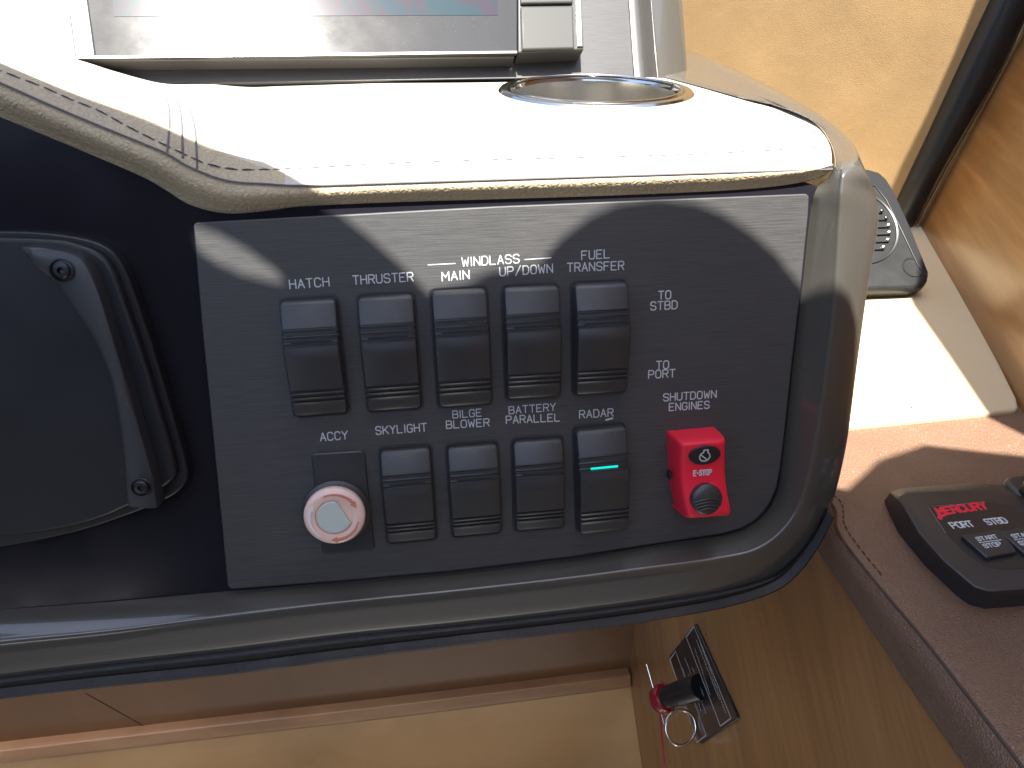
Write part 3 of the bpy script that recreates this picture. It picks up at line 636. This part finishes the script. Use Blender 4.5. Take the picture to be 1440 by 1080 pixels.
rib([(32, 346), (70, 349), (104, 357), (122, 372), (137, 405), (152, 452), (172, 520), (195, 600), (215, 670), (222, 715)], [(34, 352), (45, 374), (62, 388), (78, 400), (98, 428), (125, 468), (145, 510), (160, 560), (172, 640), (178, 712)], .006, .014, 'rib', M['plastic'])
def screw(px, py, off, r):
    S_ = PP.mat(PP.at(px, py, off))
    lathe('screw_recess', [(r * 1.5, .0002), (r * 1.35, .0004), (r * 1.2, -.0004), (r * 1.1, -.0006), (.0001, -.0006)], M['plasticd'], hh, S_, 32)
    s = lathe('screw', [(r, -.0006), (r, .0006), (r * .85, .0011), (r * .5, .0012), (r * .42, .0012), (r * .36, -.0002), (.0001, -.0003)], mat('screw_metal', (.05, .05, .055), .3, .6), hh, S_, 24)
screw(87, 380, .0148, .0026); screw(199, 685, .0148, .0024)
# ------------------------------------------------------------------ cream wall, pillar, wood wall, ledge
def poly_plate(name, pts3, thick, mt, kind='structure', bevel=0.0, parent=None):
    P = [V(q) for q in pts3]; nrm = sum(((P[i] - P[0]).cross(P[(i + 1) % len(P)] - P[0]) for i in range(1, len(P) - 1)), V()).normalized()
    if nrm.dot(CAM - P[0]) < 0: nrm = -nrm
    P0 = P[0]; xx = (P[1] - P[0]).normalized(); yy = nrm.cross(xx); Mx = Matrix((xx, yy, nrm)).transposed().to_4x4(); Mx.translation = P0
    loc = [((q - P0).dot(xx), (q - P0).dot(yy)) for q in P]
    o = prism(name, loc, -thick, 0, mt, parent, Mx, bevel=bevel)
    if kind: o['kind'] = kind
    return o
wl = WL.at
ZL = ZA + .003
x_r = wl(1440, 40).x
q_ = lambda a, z: V((WL.o.x, WL.o.y, z)) + WL.x * a
o = poly_plate('cabin_wall', [q_(-1.0, -.15), q_(.03, -.15), q_(.50, .75), q_(-1.0, .75)], .01, M['wall'])
# wood wall: plane through the ledge's right edge and up along the pillar
w0, w1 = LG.at(1290, 320), LG.at(1434, 577); w2 = wl(1443, 28)
wn = (w1 - w0).cross(w2 - w0).normalized()
wd_ = (w1 - w0).normalized(); wu = (w2 - w0); wu = (wu - wd_ * wu.dot(wd_)).normalized()
base = w0 + V((.004, 0, 0))
poly_plate('side_wall', [base - wd_ * .03 - wu * .12 , base + wd_ * .9 - wu * .12, base + wd_ * .9 + wu * .6, base - wd_ * .03 + wu * .6], .008, M['wood1'])
# pillar: black rubber trim where the two walls meet
WLN = WL.z
pl = [((1460, -140), (1510, -115)), ((1430, -80), (1476, -50)), ((1393, 0), (1441, 27)), ((1352, 87), (1403, 104)), ((1310, 178), (1366, 168)), ((1276, 250), (1324, 240)), ((1255, 295), (1285, 318)), ((1240, 330), (1262, 360))]
rows = []
for a, c in pl:
    A, C = wl(*a), wl(*c); dn = WLN
    A = wl(*a, .002); C = wl(*c, .004)
    rows.append([A - dn * .006, A, A.lerp(C, .22) + dn * .010, A.lerp(C, .5) + dn * .014, A.lerp(C, .8) + dn * .010, C, C - dn * .012])
pil, _ = loft('pillar_trim', rows, M['rubber'], None, 5, 4)
tag(pil, 'thick black rubber trim running up between cream wall and wood wall', 'trim')
tube('metal_edge', [wl(*q, .006) for q in ((1513, -118), (1443, 30), (1406, 105), (1369, 170), (1328, 243), (1289, 318))], .0009, M['steeli'], pil, Matrix.Identity(4), 6)
# ledge
lp = [LG.at(*q) for q in ((1180, 601), (1195, 599), (1300, 588.5), (1427, 576), (1432, 572), (1430, 560), (1405, 510), (1345, 400), (1305, 328), (1298, 318), (1240, 300), (800, 320), (700, 600), (1000, 640))]
poly_plate('ledge', lp, .02, M['ledge'], bevel=.0015)
lp2 = [LG.at(1080, 620) - V((0, 0, .02)), LG.at(1470, 583) - V((0, 0, .02)), V((w0.x + .05, w0.y + .02, ZL - .02)), V((-.1, w0.y + .02, ZL - .02))]
# a small dark dent on the ledge
lathe('dent', [(.0007, 0), (.0005, .0002), (.00005, .0002)], M['plasticd'], bpy.data.objects['ledge'], Matrix.Translation(LG.at(1282, 573, .0001)), 12)

# ------------------------------------------------------------------ vent box on the ledge
VB = Plane(AR.at(1283, 428) + V((0, 0, .012)), V((1, .0, 0)), lean(math.radians(48)))
vb = empty('vent_box', VB.mat(LG.at(1260, 420)), 'black box with a round slotted grille on the ledge behind the rim', 'vent')
vo = [(1130, 236), (1222, 239), (1236, 243), (1246, 252), (1256, 268), (1280, 320), (1306, 382), (1308, 394), (1300, 404), (1284, 408), (1200, 410), (1130, 412)]
vq = [VB.uv(x, y)[:2] for x, y in vo]
M['vent'] = mat('vent_plastic', (.018, .019, .02), .34, spec=.4); dusty(M['vent'], (.018, .019, .02), (.12, .12, .12), .7, 800, (.3, .44))
prism('box', vq, -.030, 0, M['vent'], vb, VB.mat(), bevel=.004, seg=4)
gc = VB.at(1205, 318); gr = (VB.at(1263, 330) - gc).length; GM = VB.mat(gc)
lathe('grille_ring', [(gr, .0002), (gr * .985, .0012), (gr * .95, .0008), (gr * .93, -.0006), (0.001, -.0008)], M['vent'], vb, GM, 64)
eb = [VB.uv(x, y, .0008)[:2] for x, y in ((1205, 236), (1222, 239), (1236, 243), (1246, 252), (1256, 268), (1280, 320), (1305, 382), (1305, 390), (1290, 372), (1268, 325), (1246, 281), (1231, 262), (1205, 256))]
prism('side_shade_band', eb, -.002, .0008, M['rubber'], vb, VB.mat(), bevel=.0004)  # black band painted in for the shade on the box's side face
y0 = -gr * .8
i = 0
while y0 < gr * .85:
    hw = math.sqrt(max(0, (gr * .80) ** 2 - y0 ** 2))
    if hw > .004:
        prism('grille_bar', rrect(hw * 2, gr * .085, gr * .04, 0, y0, 3), -.0006, .0016, M['vent'], vb, GM, bevel=.0004)
        if i % 1 == 0:
            lathe('rivet', [(gr * .045, .001), (gr * .04, .0022), (.0001, .0026)], M['steeli'] if i < 5 else M['vent'], vb, GM @ Matrix.Translation((hw - gr * .05, y0 + .0002, .0006)), 12)
    y0 += gr * .19; i += 1
lathe('thumb_dimple', [(.008, .0001), (.0075, .0006), (.0068, .0004), (.006, -.0012), (.0001, -.002)], M['vent'], vb, VB.mat(VB.at(1283, 376)), 32)
# ------------------------------------------------------------------ armrest
arm = empty('armrest', Matrix.Translation(AR.at(1300, 900)), 'brown pebbled leather armrest with stitched front edge, right of the dash', 'armrest')
edge = [(1040, 560), (1060, 620), (1105, 668), (1168, 706), (1176, 742), (1196, 774), (1240, 829), (1300, 900), (1352, 967), (1435, 1075), (1540, 1210)]
low = [(1000, 600), (1030, 660), (1085, 715), (1138, 745), (1149, 771), (1168, 802), (1203, 853), (1250, 922), (1292, 985), (1366, 1092), (1450, 1230)]
rows = []
ar = AR.at
for e_, l_ in zip(edge, low):
    A = ar(*e_); B = hit(*l_, V((0, 0, ZA - .022)), WZ)
    inn = V((1, .25, 0)).normalized()
    far = A + inn * .40
    rows.append([far, A + inn * .10, A + inn * .03, A + inn * .010 + WZ * .0006, A + inn * .0035 + WZ * .0002, A - WZ * .0008, A.lerp(B, .3) - inn * .0022, A.lerp(B, .75) - inn * .0015, B, B + inn * .012 - WZ * .004])
co = []
for r in rows: co.append([tuple(r[0]), tuple(r[1])] + catmull([tuple(q) for q in r[2:6]], 4)[:-1] + catmull([tuple(q) for q in r[5:]], 4))
li = [catmull([c[i] for c in co], 6) for i in range(len(co[0]))]
n2 = len(li[0]); k2 = len(co[0])
top_ = obj('padded_top', [li[j][i] for i in range(n2) for j in range(k2)], grid_faces(n2, k2), M['brown'], arm, Matrix.Identity(4), smooth=70)
# the far end of the armrest butts against the ledge board
tube('seam', [V(li[13][i]) + V((-.0002, 0, .0002)) for i in range(n2)], .0006, M['threadb'], top_, Matrix.Identity(4), 5)
stitches([V(li[9][i]) for i in range(0, 36)], .0040, .0026, .0004, M['threadb'], top_, lift=V((0, 0, .0004)))

# ------------------------------------------------------------------ engine start pad on the armrest
cpz = .0125
cpad = empty('engine_start_pad', AR.mat(AR.at(1360, 780)), 'black engine start pad with red brand print and START STOP buttons on the armrest', 'control pad')
AM = AR.mat()
def cp(x, y, off): return AR.uv(x, y, off)[:2]
bo = [(1243, 702), (1246, 712), (1262, 748), (1300, 795), (1345, 838), (1362, 850), (1385, 856), (1440, 852), (1560, 845), (1570, 790), (1500, 735), (1440, 706), (1405, 692), (1375, 689), (1260, 697)]
to = [(1262, 700), (1264, 704), (1270, 712), (1290, 748), (1325, 788), (1370, 826), (1392, 832), (1440, 829), (1550, 820), (1560, 790), (1490, 733), (1430, 704), (1400, 692), (1372, 689), (1275, 693)]
bq = [cp(x, y, 0) for x, y in bo]; mid_ = [cp(x - 1, y - 6, .009) for x, y in bo]; tq = [cp(x, y, cpz) for x, y in to]
assert len(bq) == len(tq)
n_ = len(bq); v = [(*a, -.0005) for a in bq] + [(*V(a).lerp(V(b_), .25), .0075) for a, b_ in zip(bq, tq)] + [(*a, cpz) for a in tq]
f = [tuple(range(2 * n_, 3 * n_))] + [(q * n_ + i, q * n_ + (i + 1) % n_, (q + 1) * n_ + (i + 1) % n_, (q + 1) * n_ + i) for q in range(2) for i in range(n_)]
obj('case', v, f, M['plastic'], cpad, AM, smooth=30, bevel=.0012, seg=3)
zf = cpz + .0002
ov = [cp(x, y, cpz) for x, y in ((1305, 714), (1310, 710), (1385, 706), (1425, 712), (1470, 740), (1540, 790), (1530, 800), (1400, 800), (1385, 797), (1355, 775), (1330, 750))]
prism('overlay', ov, cpz - .0002, cpz + .0002, mat('overlay_black', (.03, .028, .028), .3), cpad, AM, bevel=.0001)
# buttons
for k_, q in enumerate((((1352, 753), (1405, 744), (1431, 776), (1387, 784)), ((1404, 747), (1460, 738), (1490, 768), (1440, 778)))):
    prism('start_button', [cp(x, y, cpz + .002) for x, y in q], cpz, cpz + .0022, M['plastic'], cpad, AM, bevel=.0006)
zb = cpz + .0023
def wr2(text, a, b_, h, z, r=.11, mt=None, slant=0, name='lettering', upv=None):
    p0, p1 = V(cp(*a, z)), V(cp(*b_, z)); L = (p1 - p0).length; dx = (p1 - p0) / L; up = V((-dx.y, dx.x)) if upv is None else V(upv); n = len(text); wf = .78; pitch = L / (n - 1 + wf)
    paths = [[p0 + dx * (pitch * i + x / 4 * pitch * wf) + (up + dx * slant) * (y / 6 * h) for x, y in s] for i, ch in enumerate(text) for s in G[ch]]
    vv, ff = strokes_mesh(paths, r * h, z - .0002, z + .0001)
    me = bpy.data.meshes.new(name); me.from_pydata(vv, [], ff); return link(name, me, mt or M['ink'], cpad, AM, smooth=0, flip=False)
wr2('PORT', (1341, 743), (1371, 740), .0034, zf, .10); wr2('STBD', (1390, 738), (1418, 735), .0034, zf, .10)
wr2('START', (1376, 760.5), (1404, 756.5), .0020, zb, .10); wr2('STOP', (1386, 770.5), (1410, 767), .0021, zb, .10)
wr2('START', (1426, 756.5), (1456, 752.5), .0020, zb, .10); wr2('STOP', (1436, 766.5), (1462, 763), .0021, zb, .10)
for a, b_ in (((1377, 763), (1408, 759)), ((1427, 759), (1459, 755))):
    v, f = strokes_mesh([[cp(*a, zb), cp(*b_, zb)]], .00018, zb - .0002, zb + .0001); obj('rule_line', v, f, M['ink'], cpad, AM, smooth=0)
wr2('MERCURY', (1322, 724), (1390, 715), .0042, zf, .14, M['inkr'], .15)
v, f = strokes_mesh([[cp(1320, 722, zf), cp(1323, 730, zf)], [cp(1320, 728, zf), cp(1331, 723, zf)]], .0007, zf - .0002, zf + .00012); obj('emblem', v, f, M['inkr'], cpad, AM, smooth=0)
v, f = strokes_mesh([[cp(1310, 712, zf), cp(1387, 706, zf)], [cp(1306, 714, zf), cp(1330, 750, zf)]], .00014, zf - .0002, zf + .00008); obj('outline_print', v, f, mat('grey_print', (.2, .18, .17), .5), cpad, AM, smooth=0)
# second black fitting cut by the frame edge
q = [(1406, 680), (1412, 672), (1438, 667), (1500, 672), (1520, 720), (1470, 722), (1425, 700)]
lv = empty('throttle_base', AR.mat(AR.at(1440, 695)), 'corner of a black fitting behind the start pad at the right edge', 'fitting')
prism('base', [cp(x, y, .008) for x, y in q], -.0005, .010, M['plastic'], lv, AM, bevel=.003, taper=.05)
prism('lever_foot', [cp(x, y, .014) for x, y in ((1430, 678), (1500, 676), (1515, 700), (1460, 706))], .009, .018, M['plastic'], lv, AM, bevel=.003, taper=.1)

# ------------------------------------------------------------------ panels under the dash
# right: wood veneer pedestal under the armrest's edge
b0, b1 = hit(1149, 771, V((0, 0, ZA - .022)), WZ), hit(1366, 1092, V((0, 0, ZA - .022)), WZ)
vn = (b1 - b0).cross(WZ).normalized()
if vn.x > 0: vn = -vn
VP = Plane(b0 + V((.004, 0, 0)), (b0 - b1).normalized() * 1.0, WZ)
if VP.z.dot(CAM - b0) < 0: VP = Plane(b0 + V((.004, 0, 0)), (b1 - b0).normalized(), WZ)
c1, c2 = VP.at(885, 950), VP.at(905, 1090)
c0 = c1 + (c1 - c2).normalized() * .12
poly_plate('pedestal_panel', [c0 , c1, c2, c2 + (c2 - c1) * 1.5, b1 - WZ * .3 + (b1 - b0), b1 + (b1 - b0) * .4 + V((.004, 0, .012)), b0 + (b0 - b1) * .35 + V((.004, 0, .012))], .008, M['wood2'])
# back board, pale trim and tan board
yb = c1.y - .0
BP = Plane(V((c1.x, yb + .012, 0)), WX, lean(math.radians(2)))
def bpp(x, y, off=0.): return BP.at(x, y, off)
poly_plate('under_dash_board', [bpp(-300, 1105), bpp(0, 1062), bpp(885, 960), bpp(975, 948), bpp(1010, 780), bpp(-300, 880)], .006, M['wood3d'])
gl = [bpp(120, 975, .0003), bpp(170, 1003, .0003), bpp(219, 1031, .0003)]
tube('joint_line', gl, .0004, M['threadb'], bpy.data.objects['under_dash_board'], Matrix.Identity(4), 5)
TB = Plane(BP.o + BP.z * .008, BP.x, BP.y)
tr = empty('trim_strip', Matrix.Translation(TB.at(440, 1005)), 'pale wooden trim strip along the top of the tan board under the dash', 'trim')
st2 = []
for (x, y, h) in ((-300, 1090, 17), (0, 1055, 18), (300, 1020, 18), (600, 985, 18), (886, 949, 17)):
    a = TB.at(x, y, .001); b_ = TB.at(x, y + h, .002)
    st2.append([a - TB.z * .012, a, a.lerp(b_, .2) + TB.z * .0015, a.lerp(b_, .8) + TB.z * .002, b_, b_ - TB.z * .006])
loft('strip', st2, M['wood4'], tr, 4, 3)
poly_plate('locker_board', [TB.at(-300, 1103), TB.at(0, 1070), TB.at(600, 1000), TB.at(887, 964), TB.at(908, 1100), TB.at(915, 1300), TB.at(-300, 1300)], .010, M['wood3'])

# ------------------------------------------------------------------ engine cut-off switch with lanyard
ks = empty('cut_off_switch', Matrix.Translation(VP.at(985, 960)), 'black cut-off switch plate with red cap, split ring and red lanyard', 'safety switch')
KO = .003
def kp(x, y, off=KO): return VP.uv(x, y, off)[:2]
VM = VP.mat()
prism('warning_plate', [kp(x, y) for x, y in ((977, 877), (1038, 1010), (984, 1046), (941, 922))], -.004, KO, mat('plate_black', (.014, .014, .016), .3), ks, VM, bevel=.0008)
def kline(pts, r=.0004): 
    v, f = strokes_mesh([[kp(*q) for q in pts]], r, KO - .0002, KO + .0001); obj('border_print', v, f, M['ink'], ks, VM, smooth=0)
kline([(976, 881), (965, 896), (1013, 1021), (1028, 1010), (976, 881)]); kline([(950, 916), (942, 928), (980, 1044), (993, 1034), (950, 916)])
# small print: rows of tiny strokes too fine to read in the photograph
random.seed(3)
def fine(a, b_, nn, h):
    v, f = [], []
    paths = []
    for i in range(nn):
        t0, t1 = (i + .1) / nn, (i + .8) / nn; q0, q1 = V(kp(*lin(a, b_, t0))), V(kp(*lin(a, b_, t1)))
        d = (q1 - q0); nrm = V((-d.y, d.x)).normalized() * h
        paths.append([q0 + nrm * random.uniform(-.5, .5), q0.lerp(q1, .5) + nrm * random.uniform(-.5, .5), q1 + nrm * random.uniform(-.5, .5)])
    v, f = strokes_mesh(paths, .00026, KO - .0002, KO + .0001); o = obj('small_print', v, f, M['ink'], ks, VM, smooth=0); o['kind'] = 'stuff'
for a, b_, nn, h in (((979, 899), (1012, 985), 18, .0012), ((985, 905), (1021, 1003), 22, .0016), ((977, 912), (999, 978), 16, .001), ((973, 938), (990, 980), 9, .002), ((963, 925), (993, 1003), 22, .0007), ((968, 948), (986, 1000), 14, .001), ((960, 940), (984, 1005), 16, .0012)): fine(a, b_, nn, h)
# stub and cap
A = VP.at(985, 966, .003); B = VP.at(936, 981, .020); ax = (B - A)
ax = ax.normalized(); ln = (B - A).length
Q = ax.to_track_quat('Z', 'Y').to_matrix().to_4x4(); Q.translation = A
lathe('stub', [(.0001, 0), (.0090, 0), (.0090, ln * .6), (.0084, ln * .65), (.0082, ln + .002)], M['rubber'], ks, Q, 32)
lathe('red_cap', [(.0082, ln - .002), (.0100, ln - .001), (.0108, ln + .003), (.0098, ln + .008), (.0068, ln + .0115), (.0022, ln + .0135), (.0001, ln + .014)], M['redcap'], ks, Q, 32)
Bc = B + ax * .002
def on(x, y, dd): return CAM + ray(x, y) * ((Bc - CAM).length + dd)
ring = []
for i in range(40):
    t = 2 * math.pi * i / 40; ring.append(on(957 + 21 * math.cos(t), 1023 + 25 * math.sin(t), .000 + .004 * math.cos(t) - .012))
tube('split_ring', ring, .0010, M['steel'], ks, Matrix.Identity(4), 8, closed=True)
tube('pin', [on(909, 934, -.001), on(917, 962, -.001), on(929, 1000, -.002), on(934, 1020, .0)], .0008, M['steel'], ks, Matrix.Identity(4), 8)
cordp = catmull([(928, 958), (935, 962), (941, 975), (945, 995), (944, 1003), (936, 1008), (929, 1004), (930, 1030), (933, 1060), (936, 1100), (940, 1160)], 5)
tube('lanyard', [on(x, y, -.009 if y < 1000 and i < 18 else -.006) for i, (x, y) in enumerate(cordp)], .0007, M['cord'], ks, Matrix.Identity(4), 6)

# ------------------------------------------------------------------ unseen blocker added over the helm: its edge is cut to shade the dash
ZC = ZS + .34
def up(q): return q + SUN * ((ZC - q.z) / SUN.z)
bd = [p(-260, -15, -.007), p(-120, 38, -.007), p(0, 86, -.007), p(100, 128, -.007), p(200, 165, -.007), p(300, 209, -.007), s_(375, 238), p(430, 258), p(470, 296), p(520, 335), p(560, 370), p(603, 414), p(655, 400), p(690, 382), p(758, 372), p(790, 336), p(830, 305), p(870, 287), p(925, 279), p(980, 287), p(1015, 301), p(1055, 327), p(1090, 358), p(1122, 398), p(1150, 402, .004), p(1176, 406, .009), p(1190, 432, .004), p(1200, 470, .001), p(1200, 540),
      ar(1190, 690), ar(1235, 648), ar(1300, 626), ar(1385, 636), ar(1475, 645), ar(1460, 622), LG.at(1385, 578), LG.at(1333, 500), LG.at(1283, 428), wl(1252, 268), wl(1264, 240), wl(1300, 168), wl(1340, 80), wl(1372, 0), wl(1405, -90)]
bd2 = [up(q) for q in bd]
P2 = [(q.x, q.y) for q in bd2]
last = bd2[-1]
outer = P2 + [(last.x + .05, .9), (.8, .9), (.8, -.10), (-.5, -.10), (-.5, P2[0][1] + .02)]
hole_ = [p(262, 312), p(276, 318), p(310, 330), p(350, 352), p(385, 377), p(405, 397), p(385, 398), p(340, 386), p(305, 371), p(278, 352)]
hole2 = [(up(q).x, up(q).y) for q in hole_]
cu = bpy.data.curves.new('blocker', 'CURVE'); cu.dimensions = '2D'; cu.fill_mode = 'BOTH'; cu.extrude = .0008
for ring_ in (outer, hole2):
    s = cu.splines.new('POLY'); s.points.add(len(ring_) - 1)
    for q, (x, y) in zip(s.points, ring_): q.co = (x, y, 0, 1)
    s.use_cyclic_u = True
tmp = bpy.data.objects.new('tmp', cu); sc.collection.objects.link(tmp); bpy.context.view_layer.update()
me = bpy.data.meshes.new_from_object(tmp.evaluated_get(bpy.context.evaluated_depsgraph_get())); bpy.data.objects.remove(tmp)
cn = link('shade_blocker', me, M['blocker'], None, Matrix.Translation((0, 0, ZC)), smooth=0)
tag(cn, 'dark cloth added above the helm, out of view, cut to shade the dash', 'blocker')
# cabin floor far below, so that the underside has something to stand above
fl_ = poly_plate('cabin_floor', [V((-2.2, -1.8, -.55)), V((2.2, -1.8, -.55)), V((2.2, 2, -.55)), V((-2.2, 2, -.55))], .02, M['floor'])

M['bulk'] = wood('dark_cabin_wood', (0.030, 0.030, 0.032), (0.045, 0.045, 0.047))
poly_plate('aft_bulkhead', [V((-1.6, -1.3, -.55)), V((1.6, -1.3, -.55)), V((1.6, -1.3, .85)), V((-1.6, -1.3, .85))], .03, M['bulk'])
poly_plate('port_cabin_side', [V((-1.3, -1.3, -.55)), V((-1.3, 1.2, -.55)), V((-1.3, 1.2, .75)), V((-1.3, -1.3, .75))], .03, M['bulk'])
poly_plate('starboard_cabin_side', [V((1.3, -1.3, -.55)), V((1.3, .6, -.55)), V((1.3, .6, .75)), V((1.3, -1.3, .75))], .03, M['bulk'])

# white reflector added behind the camera, unseen: the gloss dash mirrors it
bn = empty('white_reflector', Matrix.Translation((-.95, -.95, -.55)), 'white cushioned bench aft of the helm, behind the viewer', 'bench')
M['reflector_mat'] = mat('reflector_white', (.75, .75, .74), .5)
for k_, (x0, x1) in enumerate(((-1.25, -.86), (-.85, -.50))):
    for y0_, y1_ in ((-1.24, -.98), (-.95, -.72)):
        prism('reflector_slab', rrect(x1 - x0, y1_ - y0_, .03, (x0 + x1) / 2, (y0_ + y1_) / 2), -.24, -.15, M['reflector_mat'], bn, Matrix.Identity(4), bevel=.012)
prism('base', rrect(.76, .54, .02, -.875, -.98), -.549, -.243, M['bulk'], bn, Matrix.Identity(4))
